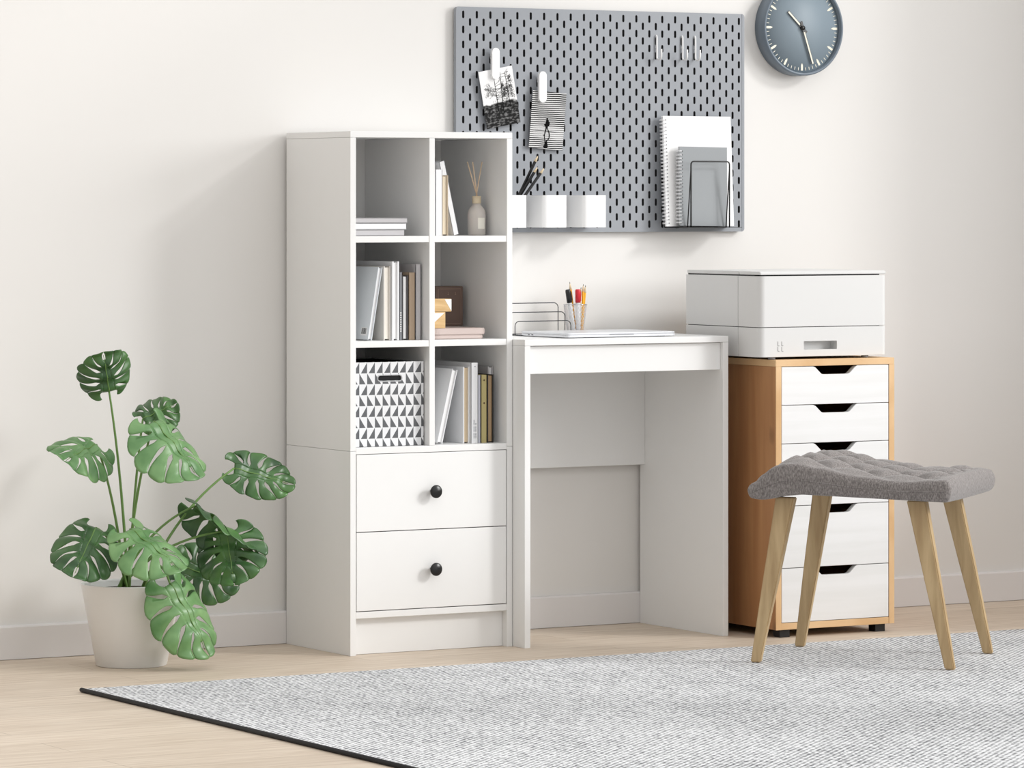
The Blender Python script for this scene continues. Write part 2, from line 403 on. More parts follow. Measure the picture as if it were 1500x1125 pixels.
def pencil(a, b, r, body, core, name, label, cat='pencil', group=None, tipl=.02):
    a, b = Vector(a), Vector(b); L = (b-a).length; z = (b-a).normalized()
    o = MB().lathe([(r*.9, 0), (r, .0005), (r, L-tipl), (r*.98, L-tipl+.0003)], n=6, smooth=False).build(name, body)
    MB().lathe([(r, L-tipl+.0002), (r*.3, L-.0048), (r*.28, L-.0046)], n=12).build('wood_tip', PENW, o)
    MB().lathe([(r*.3, L-.0047), (r*.06, L)], n=10).build('lead', core, o)
    o.location = a; o.rotation_mode = 'QUATERNION'; o.rotation_quaternion = Vector((0, 0, 1)).rotation_difference(z)
    return tag(o, label, cat, group)
BLK = plain('black_lacquer', (20, 20, 22), .35, var=.05)
g = 'black pencils in the left pegboard cup'
pencil((.5935, -.045, 1.0245), (.6835, -.062, 1.2045), .0042, BLK, BLK, 'pencil', 'tallest black pencil leaning out of the pegboard cup', group=g)
pencil((.5775, -.058, 1.0245), (.6790, -.068, 1.1760), .0042, BLK, BLK, 'pencil', 'black pencil between the tallest one and the lowest-leaning one, in the pegboard cup', group=g)
pencil((.5760, -.072, 1.0245), (.6915, -.080, 1.1730), .0042, BLK, BLK, 'pencil', 'black pencil leaning lowest and furthest right out of the pegboard cup', group=g)

# notebooks + wire holder
COILM = plain('white_coated_wire', (240, 240, 242), .3, var=.01)
def notebook(x0, x1, z0, z1, y, tilt, cover, label, wirer, npitch, rot=0):
    t = thing('spiral_notebook', label, 'notebook', (x0, y, z0)); t.rotation_euler = (math.radians(tilt), math.radians(rot), 0)
    w, h = x1-x0, z1-z0
    MB().box(0, w, -.0011, 0, 0, h, .0003).build('front_cover', cover, t)
    MB().box(.001, w-.001, .0001, .0045, .001, h-.001, 0).build('pages', PAPER, t)
    MB().box(0, w, .0047, .0057, 0, h, .0003).build('back_cover', cover, t)
    coil = MB(); n = int((h-.016)/npitch)
    holes = MB()
    for i in range(n+1):
        z = .008+i*npitch
        for dz in (-.0011, .0011):
            pts = [(.0078, -.0012, z+dz), (.004, -.0050, z+dz), (-.002, -.0060, z+dz), (-.0080, -.002, z+dz), (-.0080, .0040, z+dz), (-.002, .0075, z+dz), (.004, .0062, z+dz)]
            coil.tube(pts, .0007, 5)
        holes.box(.0066, .0096, -.00135, -.0006, z-.0016, z+.0016, 0)
    coil.build('wire_binding', wirer, t); holes.build('punched_holes', INK, t)
    return t
NWHITE = plain('white_card_cover', (246, 246, 246), .5, var=.005)
NGREY = plain('grey_card_cover', (150, 154, 157), .55, var=.02, scale=300)
notebook(1.0765, 1.2852, 1.0222, 1.3075, -.044, -3.4, NWHITE, 'large white spiral notebook standing behind the grey one on the pegboard', COILM, .0092)
notebook(1.1085, 1.2550, 1.0240, 1.2282, -.058, -1.5, NGREY, 'small grey spiral notebook behind the black wire frame on the pegboard', COILM, .0092, .7)
hd = thing('wire_holder', 'black wire letter holder on the pegboard keeping the notebooks upright', 'holder', (0, 0, 0))
r = .008
fr = arc(1.2478-r, 1.1895-r, r, 0, 90, 5)+arc(1.1295+r, 1.1895-r, r, 90, 180, 5)
MB().tube([(1.2478, -.080, 1.0195)]+[(p[0], -.080, p[1]) for p in fr]+[(1.1295, -.080, 1.0195)], .0019, 8).build('front_loop', BLACK, hd)
for x in (1.1295, 1.2478):
    MB().tube([(x, -.080, 1.177), (x, -.0795, 1.17), (x, -.0635, 1.0185), (x, -.0095, 1.0185)], .0015, 8).build('side_wire', BLACK, hd)
sh_ = MB().box(1.092, 1.285, -.083, -.0125, 1.0185, 1.0197, 0)
sh_.box(1.092, 1.285, -.0125, -.0112, 1.0185, 1.055, 0)
sh_.box(1.13, 1.135, -.0112, -.0078, 1.046, 1.050, 0).box(1.24, 1.245, -.0112, -.0078, 1.046, 1.050, 0)
sh_.build('tray_base', BLACK, hd)

# ------------------------------------------------------------------ clock
CR, CZ, CXc = .1258, 1.543, 1.5124
ck = thing('wall_clock', 'round slate-blue wall clock with pale hour marks right of the pegboard', 'clock', (CXc, .0118, CZ))
CM = plain('slate_blue_case', (110, 122, 134), .4, var=.02); CF = plain('slate_blue_dial', (134, 148, 158), .5, var=.01)
MB().lathe([(CR-.004, 0), (CR, .002), (CR, .044), (CR-.002, .0462), (CR-.0055, .0462), (CR-.0075, .044), (CR-.0075, .034), (.01, .034)], (0, 0, 0), 96, '-y').build('case', CM, ck)
MB().lathe([(CR-.0078, .0342), (CR-.0078, .0352), (.001, .0352)], (0, 0, 0), 96, '-y').build('dial', CF, ck)
IV = plain('ivory_marks', (240, 236, 218), .5, var=.02)
mk = MB()
Rm = CR-.0125
for i in range(60):
    a = 2*PI*i/60; M = Matrix.Rotation(a, 4, 'Y')
    if i % 5 == 0:
        pts = [(-.0030, Rm-.001), (.0030, Rm-.001), (.0030, Rm-.014), (.0015, Rm-.0185), (0, Rm-.0205), (-.0015, Rm-.0185), (-.0030, Rm-.014)]
    else: pts = [(-.0008, Rm-.001), (.0008, Rm-.001), (.0008, Rm-.009), (-.0008, Rm-.009)]
    t = bmesh.new(); A = [t.verts.new(M @ Vector((p[0], -.0353, p[1]))) for p in pts]; B = [t.verts.new(M @ Vector((p[0], -.0358, p[1]))) for p in pts]
    t.faces.new(A); t.faces.new(B[::-1])
    for k in range(len(pts)): t.faces.new((A[k], B[k], B[(k+1) % len(pts)], A[(k+1) % len(pts)]))
    bmesh.ops.recalc_face_normals(t, faces=t.faces); mk._add(t)
mk.build('minute_marks', IV, ck)
for nm, ang, ln, wd, y in (('minute_hand', 161.5, .100, .0036, -.0405), ('hour_hand', -47, .062, .0038, -.0385)):
    M = Matrix.Rotation(math.radians(ang), 4, 'Y')
    hnd = MB().box(-wd, wd, y-.0006, y+.0006, -.018, ln, .0004, rot=M).build(nm, BLACK, ck)
    MB().box(-wd*.6, wd*.6, y-.0010, y-.0007, .012, ln-.001, 0, rot=M).build('inlay', IV, hnd)
MB().lathe([(.006, .0353), (.006, .0425), (.001, .043)], (0, 0, 0), 24, '-y').build('hand_cap', BLACK, ck)

# ------------------------------------------------------------------ books
def hardback(x, y, z, th, dp, ht, cover, pages, label, group, spine_front=True, lean=0, ct=.0018, lie=False, mark=None, name='book'):
    """stands with its back-left-bottom corner line at x; depth dp goes to +Y; lean in degrees (+ = top to the right)"""
    t = thing(name, label, 'book', (x, y, z), 0, group)
    if lean > 0: t.location.z += th*math.sin(math.radians(lean))
    if lean: t.rotation_euler = (0, math.radians(lean), 0)
    c = MB().box(0, ct, 0, dp, 0, ht, .0004).box(th-ct, th, 0, dp, 0, ht, .0004)
    sy = (0, ct) if spine_front else (dp-ct, dp)
    c.box(0, th, sy[0], sy[1], 0, ht, .0004)
    co = c.build('cover', cover, t)
    py = (ct+.0002, dp-.004) if spine_front else (.004, dp-ct-.0002)
    MB().box(ct+.0002, th-ct-.0002, py[0], py[1], .003, ht-.003, 0).build('pages', pages, t)
    return t
def lying(x, y, z, w, dp, th, cover, pages, label, group, edge=True, ct=.0018, rz=0, name='book'):
    t = thing(name, label, 'book', (x, y, z), rz, group)
    c = MB().box(0, w, 0, dp, 0, ct, .0004).box(0, w, 0, dp, th-ct, th, .0004)
    if edge: c.box(0, w, 0, ct, 0, th, .0006)
    else: c.box(0, w, dp-ct, dp, 0, th, .0006)
    c.build('cover', cover, t)
    MB().box(.003, w-.003, (ct+.0002 if edge else .003), (dp-.003 if edge else dp-ct-.0002), ct+.0002, th-ct-.0002, 0).build('pages', pages, t)
    return t
bWhite = bookm('book_white', (240, 241, 243), .35); bOff = bookm('book_offwhite', (224, 220, 214)); bSilver = bookm('book_silver', (224, 229, 233), .35)
bDark = bookm('book_charcoal', (68, 66, 68)); bGrey = bookm('book_grey', (124, 126, 131)); bBeige = bookm('book_beige', (178, 156, 132)); bBrown = bookm('book_brown', (170, 142, 108))
bOlive = bookm('book_olive', (186, 172, 118)); bLilac = bookm('book_lilac', (206, 207, 218)); bTaupe = bookm('book_taupe', (140, 130, 124)); bStone = bookm('book_stone', (196, 194, 196))
YF = -.300
S1, S2, S3 = 1.0032, .7516, .497
# top left: a lying pile
g = 'books lying flat in the top left cubby'
lying(.0185, -.302, S1+.0002, .1460, .215, .0150, bStone, PAPER, 'grey-white book at the bottom of the flat pile in the top left cubby', g)
lying(.0205, -.303, S1+.0154, .1490, .215, .0155, bWhite, bStone, 'white book in the middle of the flat pile in the top left cubby', g)
lying(.0185, -.304, S1+.0312, .1530, .215, .0125, bStone, PAPER, 'pale grey book on top of the flat pile in the top left cubby', g)
# top right
g = 'books in the top right cubby'
hardback(.2325, -.286, S1, .0195, .21, .190, bWhite, PAPER, 'tallest white book, against the divider in the top right cubby', g)
hardback(.2523, YF, S1, .0190, .15, .1605, bWhite, PAPER, 'plain white book left of the cream-paged one in the top right cubby', g)
hardback(.2722, YF+.002, S1, .0163, .15, .1470, plain('book_sand', (205, 190, 168), .6), PAGES, 'sand coloured book with cream pages in the top right cubby', g, spine_front=False)
hardback(.3240, -.262, S1+.0004, .0155, .19, .1830, bWhite, bStone, 'white book leaning left onto its neighbours beside the reed diffuser', g, spine_front=True, lean=-12.8)
# middle left
g = 'books in the middle left cubby'
lb = hardback(.0655, YF, S2+.0003, .0115, .195, .1775, bSilver, PAPER, 'silver book leaning right with a barcode on its cover, middle left cubby', g, spine_front=False, lean=9.4)
bc = MB(); xx = 0
bc.box(-.0004, -.0002, .010, .040, .010, .030, 0, mi=0)
bo = bc.build('barcode_patch', PAPER, lb)
bl_ = MB(); random.seed(3); yy = .014
while yy < .036:
    ww = random.choice((.0008, .0012, .0018)); bl_.box(-.0007, -.0005, yy, yy+ww, .014, .028, 0); yy += ww+random.choice((.0012, .002))
bl_.build('barcode_bars', INK, bo)
hardback(.1112, YF+.004, S2, .0195, .19, .1785, bOff, plain('ivory_pages', (238, 232, 222), .8, var=.03, scale=200), 'off-white book with cream page block behind the leaning silver book', g, spine_front=False, ct=.0030)
hardback(.1325, YF, S2, .0190, .21, .1900, bWhite, PAPER, 'tallest white book in the middle left cubby', g, spine_front=False, ct=.0045)
gb = hardback(.1520, YF, S2, .0085, .15, .1640, bGrey, PAPER, 'thin mid-grey book with pale spine lettering, middle left cubby', g)
lt = MB()
for k in range(9): lt.box(.0028, .0055, -.0005, -.0001, .020+k*.0055, .0235+k*.0055, 0)
lt.build('spine_lettering', PAPER, gb)
hardback(.1612, YF+.002, S2, .0165, .15, .1560, bDark, PAPER, 'charcoal book with white page edges in the middle left cubby', g, spine_front=False, ct=.003)
hardback(.1785, YF+.001, S2, .0178, .15, .1630, bBeige, bBeige, 'beige spined book in the middle left cubby', g)
hardback(.1968, YF, S2, .0150, .21, .1830, bStone, PAPER, 'pale grey book against the divider in the middle left cubby', g)
# bottom right
g = 'books in the bottom right cubby'
hardback(.2590, -.296, S3+.0003, .0145, .175, .184, bWhite, PAPER, 'white book leaning right in the bottom right cubby', g, spine_front=False, lean=13.5)
hardback(.3330, -.294, S3, .0175, .18, .1865, bWhite, plain('tan_pages', (212, 192, 162), .8, var=.05, scale=200), 'white book with tan page edges, bottom right cubby', g, spine_front=False, ct=.0028)
wb = hardback(.3512, -.300, S3, .0200, .20, .1960, bWhite, PAPER, 'tallest white book with tiny grey lettering down its spine, bottom right cubby', g)
lt = MB()
for c_, xx in enumerate((.0075, .0125)):
    for k in range(17 - c_*3):
        if k not in (5, 11): lt.box(xx, xx+.0022, -.0004, -.0001, .012+k*.0027, .0136+k*.0027, 0)
lt.build('spine_lettering', bGrey, wb)
MB().box(.009, .0130, -.0004, -.0001, .186, .1875, 0).build('publisher_mark', bGrey, wb)
hardback(.3722, -.296, S3, .0085, .15, .1655, bLilac, PAPER, 'thin pale lilac book in the bottom right cubby', g)
ob = hardback(.3812, -.297, S3, .0165, .15, .1660, bOlive, PAPER, 'olive yellow book with two dark dots on its spine, bottom right cubby', g)
DOTB = bookm('dot_brown', (96, 72, 44))
for z in (.153, .097): MB().lathe([(.0022, .0001), (.0022, .0006), (.0003, .0007)], (.0088, 0, z), 16, '-y').build('spine_dot', DOTB, ob)
hardback(.3982, -.298, S3, .0175, .15, .1665, bookm('book_black', (34, 32, 30)), bBrown, 'black bound book with brown page block, bottom right cubby', g, spine_front=False, ct=.0026)
hardback(.4162, -.270, S3, .0145, .19, .1850, bStone, PAPER, 'pale grey book against the right side of the bottom right cubby', g, spine_front=False, ct=.003)

# diffuser
df = thing('reed_diffuser', 'frosted reed diffuser bottle with wooden collar and three reeds', 'diffuser', (.4015, -.240, S1+.0003))
gm, nt, b = nodes('frosted_glass'); b.inputs['Base Color'].default_value = srgb(222, 215, 209); b.inputs['Roughness'].default_value = .3; b.inputs['Transmission Weight'].default_value = .12; b.inputs['Subsurface Weight'].default_value = .1
MB().lathe([(.020, 0), (.0225, .0025), (.0225, .051), (.0215, .058), (.0185, .065), (.0125, .0715), (.0100, .0745), (.0098, .078)], n=40).build('bottle', gm, df)
MB().lathe([(.0112, .0782), (.0108, .079), (.0108, .0945), (.0118, .0952), (.0118, .0962), (.0035, .0962)], n=32).build('collar', wood('pale_beech', (206, 188, 156), (226, 212, 184), grain=(1, 1, .4), scale=60), df)
lm = MB()
for i in range(10):
    a0 = math.radians(248+i*5.2); a1 = math.radians(248+(i+1)*5.2); R_ = .0229
    lm.poly([(R_*math.cos(a0), R_*math.sin(a0), .016), (R_*math.cos(a1), R_*math.sin(a1), .016), (R_*math.cos(a1), R_*math.sin(a1), .043), (R_*math.cos(a0), R_*math.sin(a0), .043)])
lm.build('paper_label', bookm('cream_label', (250, 247, 236)), df)
REED = plain('reed', (228, 204, 176), .7, var=.06, scale=80)
for tx, ty in ((-.024, .004), (-.0135, -.004), (.0165, .002)):
    MB().tube([(tx*-.15, 0, .09), (tx, ty, .180)], .0016, 7).build('reed', REED, df)

# middle right cubby
g = 'trays in the middle right cubby'
TRAY = plain('dusty_pink_tray', (206, 190, 184), .5, var=.01)
def tray(x, y, z, w, d, h, label):
    pts = rrect(x, x+w, y, y+d, .030, 8)
    o = MB().prism(pts, 'z', z, z+h, bev=.002).build('tray', TRAY)
    return tag(o, label, 'tray', g)
tray(.2345, -.303, S2+.0003, .1610, .20, .0098, 'dusty pink rounded tray lying under another in the middle right cubby')
tray(.2345, -.304, S2+.0104, .1660, .205, .0160, 'thicker dusty pink rounded tray on top, below the wooden blocks')
zt = S2+.0266
BLKW = wood('block_wood', (204, 166, 112), (230, 198, 146), grain=(1, 1, 5), scale=14)
def block(name, x0, x1, y0, y1, z0, z1, tri, label):
    o = MB().box(x0, x1, y0, y1, z0, z1, .0012).build(name, BLKW)
    MB().prism(tri, 'y', y0-.0004, y0-.00005).build('white_triangle', NWHITE, o)
    return tag(o, label, 'block', 'wooden blocks in the middle right cubby')
block('wooden_block', .2450, .2800, -.300, -.262, zt+.0002, zt+.0402, [(.246, zt+.0375), (.2765, zt+.0375), (.246, zt+.0125)], 'lower wooden block with a white corner triangle, standing on the pink tray')
block('wooden_block', .2440, .2965, -.301, -.263, zt+.0406, zt+.0716, [(.2770, zt+.0706), (.2958, zt+.0706), (.2958, zt+.0420)], 'upper wooden block with a white triangle at its right end, stacked on the lower one')
DKB = plain('dark_brown_box', (112, 92, 82), .5, var=.03)
bx_ = thing('keepsake_box', 'dark brown square box with a thin frame line, behind the wooden blocks', 'box', (.340, -.145, zt+.0002), math.radians(-2))
MB().box(0, .0760, 0, .045, 0, .0985, .002).build('box_body', DKB, bx_)
ln = MB(); a, b_, c_, d_ = .006, .070, .006, .0925
LNM = plain('frame_line', (150, 126, 114), .5)
for q in ((a, b_, c_, c_+.0012), (a, b_, d_-.0012, d_), (a, a+.0012, c_, d_), (b_-.0012, b_, c_, d_)): ln.box(q[0], q[1], -.0006, -.0001, q[2], q[3], 0)
ln.build('frame_line', LNM, bx_)
st = MB()
for x in (.034, .054):
    st.box(x-.0008, x+.0008, -.0009, -.0001, .078, .084, .0003); st.box(x-.002, x+.002, -.0009, -.0001, .077, .0785, .0003)
st.build('stud', LNM, bx_)

# patterned storage box
m, nt, b = nodes('triangle_print_card')
tc = N(nt, 'ShaderNodeTexCoord'); sep = N(nt, 'ShaderNodeSeparateXYZ'); nt.links.new(tc.outputs['Object'], sep.inputs[0])
hsum = math_node(nt, 'ADD', sep.outputs['X'], sep.outputs['Y'])
u = math_node(nt, 'FRACT', math_node(nt, 'DIVIDE', math_node(nt, 'ADD', hsum, 1.0+(.2995-.0385+.0082)), .0212))
vz = math_node(nt, 'DIVIDE', math_node(nt, 'SUBTRACT', sep.outputs['Z'], .5166-.0262*10), .0262)
v = math_node(nt, 'FRACT', vz); par = math_node(nt, 'MODULO', math_node(nt, 'FLOOR', vz), 2)   # 0: row above the lowest line
um = math_node(nt, 'ADD', math_node(nt, 'MULTIPLY', u, par), math_node(nt, 'MULTIPLY', math_node(nt, 'SUBTRACT', 1.0, u), math_node(nt, 'SUBTRACT', 1.0, par)))
dark = math_node(nt, 'LESS_THAN', um, math_node(nt, 'MULTIPLY', math_node(nt, 'SUBTRACT', 1.0, v), .80))
mx = N(nt, 'ShaderNodeMix', data_type='RGBA'); mx.inputs['A'].default_value = srgb(232, 233, 235); mx.inputs['B'].default_value = srgb(92, 94, 97)
nt.links.new(dark, mx.inputs['Factor']); nt.links.new(mx.outputs['Result'], b.inputs['Base Color']); b.inputs['Roughness'].default_value = .6
TRI = m
sb = MB().box(.0185, .2142, -.310, -.045, S3+.0003, .7005, .0015).build('storage_box', TRI)
boolean_cut(sb, MB().box(.0210, .2117, -.3075, -.0475, S3+.003, .75, 0))
boolean_cut(sb, MB().prism(rrect(.0885, .1525, .6552, .6672, .0058, 6), 'y', -.33, -.29))
lin = MB().box(.0213, .2114, -.3072, -.0478, S3+.0032, .6985, 0).build('lining', plain('black_lining', (26, 26, 28), .9, var=.1), sb)
boolean_cut(lin, MB().box(.0225, .2102, -.3060, -.0490, S3+.0045, .75, 0))
tag(sb, 'storage box with grey and white triangle print in the bottom left cubby', 'box')
rimp = rrect(.0870, .1540, .6537, .6687, .0072, 6)
rm = MB(); rm.tube([(p[0], -.3100, p[1]) for p in rimp], .0013, 6, closed=True); rm.build('handle_rim', plain('grey_rim', (196, 198, 200), .4), sb)

# ------------------------------------------------------------------ on the desk
rk = thing('letter_rack', 'wire letter rack with three stepped arches on the left of the desk', 'rack', (.66, -.09, .7503))
for y, zt_, xr in ((-.060, .8300, .7425), (-.093, .8080, .7430), (-.126, .7865, .7405)):
    r = .012; x0 = xr-.163
    pts = [(x0, y, .7525)]+[(p[0], y, p[1]) for p in arc(x0+r, zt_-r, r, 180, 90, 6)]+[(p[0], y, p[1]) for p in arc(xr-r, zt_-r, r, 90, 0, 6)]+[(xr, y, .7525)]
    rel(MB().tube(pts, .0011, 8), 'wire_arch', DARKWIRE, rk)
rb = MB()
for x in (.5790, .7410): rb.tube([(x, -.150, .7518), (x, -.040, .7518)], .0012, 8)
for y in (-.150, -.040): rb.tube([(.5780, y, .7518), (.7420, y, .7518)], .0012, 8)
rel(rb, 'base_wire', DARKWIRE, rk)

pc = thing('pencil_cup', 'tapered silver mesh pencil cup on the desk', 'cup', (.7955, -.057, .7503))
SILV = plain('silver_mesh', (224, 224, 228), .4, metal=.2)
m_ = MB(); NWIRE = 26
for sg in (1, -1):
    for i in range(NWIRE):
        m_.tube([((.0215+.008*q/8)*math.cos(2*PI*i/NWIRE+sg*1.5*q/8), (.0215+.008*q/8)*math.sin(2*PI*i/NWIRE+sg*1.5*q/8), .005+.0695*q/8) for q in range(9)], .00042, 4)
m_.build('mesh_wall', SILV, pc)
MB().tube([(.0297*math.cos(2*PI*i/40), .0297*math.sin(2*PI*i/40), .0745) for i in range(40)], .0012, 6, closed=True).build('rim', CHROME, pc)
MB().lathe([(.0215, 0), (.0222, .0005), (.0222, .0055), (.0005, .0055)], n=32).build('cup_base', CHROME, pc)
cx, cy = .7955, -.057
def marker(x, y, lean, capm, label, h=.112):
    t = thing('marker_pen', label, 'marker', (cx+x, cy+y, .7565)); t.rotation_euler = (0, math.radians(lean), 0)
    MB().lathe([(.0050, 0), (.0056, .001), (.0056, h-.034), (.0048, h-.0338)], n=20).build('barrel', PLASTICW, t)
    MB().lathe([(.0068, h-.0336), (.0068, h-.004), (.0060, h-.001), (.0050, h)], n=20).build('cap', capm, t)
    MB().box(.0062, .0088, -.002, .002, h-.030, h-.006, .0006).build('cap_clip', capm, t)
    return t
marker(-.0085, -.006, -9.5, BLK, 'marker pen with a black cap in the silver desk cup', .108)
marker(.0030, -.010, -1, plain('red_cap', (214, 40, 52), .35), 'marker pen with a red cap in the silver desk cup', .107)
YEL = plain('yellow_lacquer', (246, 182, 30), .35, var=.04)
g = 'yellow pencils in the silver desk cup'
pencil((cx+.0025, cy+.004, .757), (cx-.012, cy+.008, .8825), .0036, YEL, BLK, 'pencil', 'yellow pencil between the black and the red capped markers', group=g)
pencil((cx+.0080, cy+.0095, .757), (cx+.0172, cy+.000, .8690), .0036, YEL, BLK, 'pencil', 'shortest yellow pencil, right beside the red capped marker', group=g)
pencil((cx+.0125, cy-.0125, .757), (cx+.0202, cy-.006, .8770), .0036, YEL, BLK, 'pencil', 'yellow pencil in the middle of the right-hand three in the desk cup', group=g)
pencil((cx+.0175, cy-.0005, .757), (cx+.0300, cy-.0005, .8740), .0036, YEL, BLK, 'pencil', 'rightmost yellow pencil in the silver desk cup', group=g)

lp = thing('laptop', 'thin closed silver-white laptop lying on the white desk', 'laptop', (.592, -.352, .7503), math.radians(2.5))
ALU = plain('pale_aluminium', (226, 228, 232), .35, metal=.25, var=.01)
MB().prism(rrect(0, .330, 0, .212, .012, 6), 'z', .0015, .0072, bev=.0012).build('base', ALU, lp)
MB().prism(rrect(0, .330, 0, .212, .012, 6), 'z', .0077, .0122, bev=.0014).build('lid', ALU, lp)
MB().box(.128, .200, -.0004, .003, .0062, .0073, 0).build('opening_notch', bGrey, lp)
MB().box(-.0003, .002, .150, .158, .0035, .0055, 0).box(-.0003, .002, .166, .174, .0035, .0055, 0).build('side_ports', INK, lp)
for x in (.03, .3):
    for y in (.02, .19): MB().lathe([(.006, 0), (.006, .0015)], (x, y, 0), 16).build('rubber_foot', BLK, lp)

# ------------------------------------------------------------------ drawer unit
CX0, CX1, CYF, CYB = 1.1079, 1.4680, -.503, -.030
OAK = wood('knotty_pine', (172, 120, 78), (198, 148, 102), grain=(4, 4, .35), scale=5, rough=.5, knots=(3.5, 3.5, .9))
OAKF = wood('lit_pine', (214, 172, 122), (234, 198, 152), grain=(1, 1, 1), scale=6, rough=.5)  # same pine, paler: light falling on the front put into its colour
du = thing('drawer_unit', 'wooden drawer unit with white drawer fronts and cut-out grips, under the printer', 'drawer unit', (CX0, CYF, 0))
T = .0165
for x in (CX0, CX1-T):
    rel(MB().box(x, x+T, CYF+.0004, CYB, .0203, .6752, .0006), 'side_panel', OAK, du)
rel(MB().box(CX0, CX1, CYF, CYB, .6755, .692, .0006), 'top_panel', OAKF, du)
rel(MB().box(CX0+T+.0002, CX1-T-.0002, CYF+.0002, CYB, .020, .0367, .0006), 'bottom_panel', OAKF, du)
rel(MB().box(CX0+T+.0002, CX1-T-.0002, CYB-.006, CYB-.001, .037, .675, 0), 'back_panel', OAK, du)
for x in (CX0+.0002, CX1-T+.0002):
    rel(MB().box(x, x+T-.0004, CYF-.0006, CYF+.0003, .020, .6754, 0), 'front_edging', OAKF, du)
for x in (CX0+.02, CX1-.05):
    for y in (CYF+.012, CYB-.06): rel(MB().box(x, x+.03, y, y+.03, 0, .0198, .001), 'foot', BLK, du)
DRWM = wood('whitewashed_fronts', (234, 234, 233), (240, 240, 240), grain=(.6, 1, 9), scale=5, rough=.5)
zs = [.6748, .5787, .4828, .3274, .1728, .0372]
mcx = (CX0+CX1)/2
for zt_, zb in zip(zs, zs[1:]):
    zt_ -= .0008; zb += .0008; a, b_ = CX0+T+.0012, CX1-T-.0012; dp = .0205
    L = [(a, zb), (b_, zb), (b_, zt_), (mcx+.067, zt_), (mcx+.060, zt_-.0030), (mcx+.043, zt_-dp+.002), (mcx+.036, zt_-dp), (mcx-.036, zt_-dp), (mcx-.043, zt_-dp+.002), (mcx-.060, zt_-.0030), (mcx-.067, zt_), (a, zt_)]
    f = rel(MB().prism(L, 'y', CYF, CYF+.016, bev=.0006), 'drawer', DRWM, du)
    bxm = MB().box(a+.01, b_-.01, CYF+.0162, CYB-.03, zb+.008, zb+.012, 0)
    bxm.box(a+.01, a+.02, CYF+.0162, CYB-.03, zb+.0122, zt_-.028, 0).box(b_-.02, b_-.01, CYF+.0162, CYB-.03, zb+.0122, zt_-.028, 0).box(a+.0205, b_-.0205, CYB-.04, CYB-.03, zb+.0122, zt_-.028, 0)
    bo = bxm.build('drawer_box', OAK, f)

# ------------------------------------------------------------------ printer
PXa, PXb, PYf, PYb = 1.0728, 1.4600, -.4842, -.145
pz0, pz1, pz2, pz3, pz4 = .6985, .7725, .9010, .9035, .9118
pr = thing('printer', 'boxy white printer standing on top of the wooden drawer unit', 'printer', (PXa, PYf, .6925))
PW = plain('printer_white', (222, 222, 221), .42, var=.006); PD = plain('gap_dark', (40, 40, 40), .6)
seamY = -.3856; R_ = .016
def front_outline(ins=0):
    return arc(PXa+R_, PYf+R_, R_-ins, 180, 270, 8)+arc(PXb-R_, PYf+R_, R_-ins, 270, 360, 8)+[(PXb-ins, seamY-.0008), (PXa+ins, seamY-.0008)]
tr_ = rel(MB().prism(front_outline(), 'z', pz0, pz1-.0008, bev=.0007), 'paper_tray', PW, pr)
boolean_cut(tr_, MB().prism(rrect(1.2049, 1.3053, .7158, .7368, .0015, 3), 'y', PYf-.02, PYf+.029))
rel(MB().prism(front_outline(), 'z', pz1+.0008, pz2-.0008, bev=.0007), 'front_cover', PW, pr)
for a, b_ in ((pz0, pz1-.0008), (pz1+.0008, pz2-.0008)):
    rel(MB().box(PXa, PXb, seamY+.0008, PYb, a, b_, .0008), 'side_cover', PW, pr)
rel(MB().box(PXa+.004, PXb-.004, PYf+.0295, PYb-.004, pz0+.003, pz3, 0), 'inner_frame', PD, pr)
ld = MB()
for a, b_ in ((PYf+.001, seamY-.0008), (seamY+.0008, PYb)):
    ld.prism([(a, pz3), (b_, pz3), (b_, pz4), (a+(.006 if a < -.45 else 0), pz4), (a, pz4-.004)], 'x', PXa+.003, PXb-.003, bev=.0012)
rel(ld, 'lid', PW, pr)
for x in (PXa+.045, PXb-.06):
    for y in (PYf+.008, PYb-.04): rel(MB().lathe([(.008, .6925), (.009, .693), (.009, .6986)], (x, y+.006, 0), 20), 'foot', bGrey, pr)
lg = MB()
for x in (1.1263, 1.1378):
    for z in (.7258, .7125):
        lg.box(x, x+.0010, PYf-.0004, PYf-.00005, z, z+.0115, 0); lg.box(x+.0013, x+.0052, PYf-.0004, PYf-.00005, z, z+.0009, 0)
rel(lg, 'logo', plain('logo_grey', (60, 60, 62), .5), pr)

# ------------------------------------------------------------------ chair
f_dir = Vector((-.640, .768, 0)); l_dir = Vector((.768, .640, 0))
F0 = Vector((.8647, -.8700, 0))            # middle between the two front feet
ch = thing('upholstered_stool', 'grey tufted fabric seat on splayed light wood legs, standing on the rug', 'stool', (F0.x, F0.y, .0085))
ch.rotation_euler = (0, 0, math.atan2(f_dir.y, f_dir.x))   # local +X = forward, local +Y = left
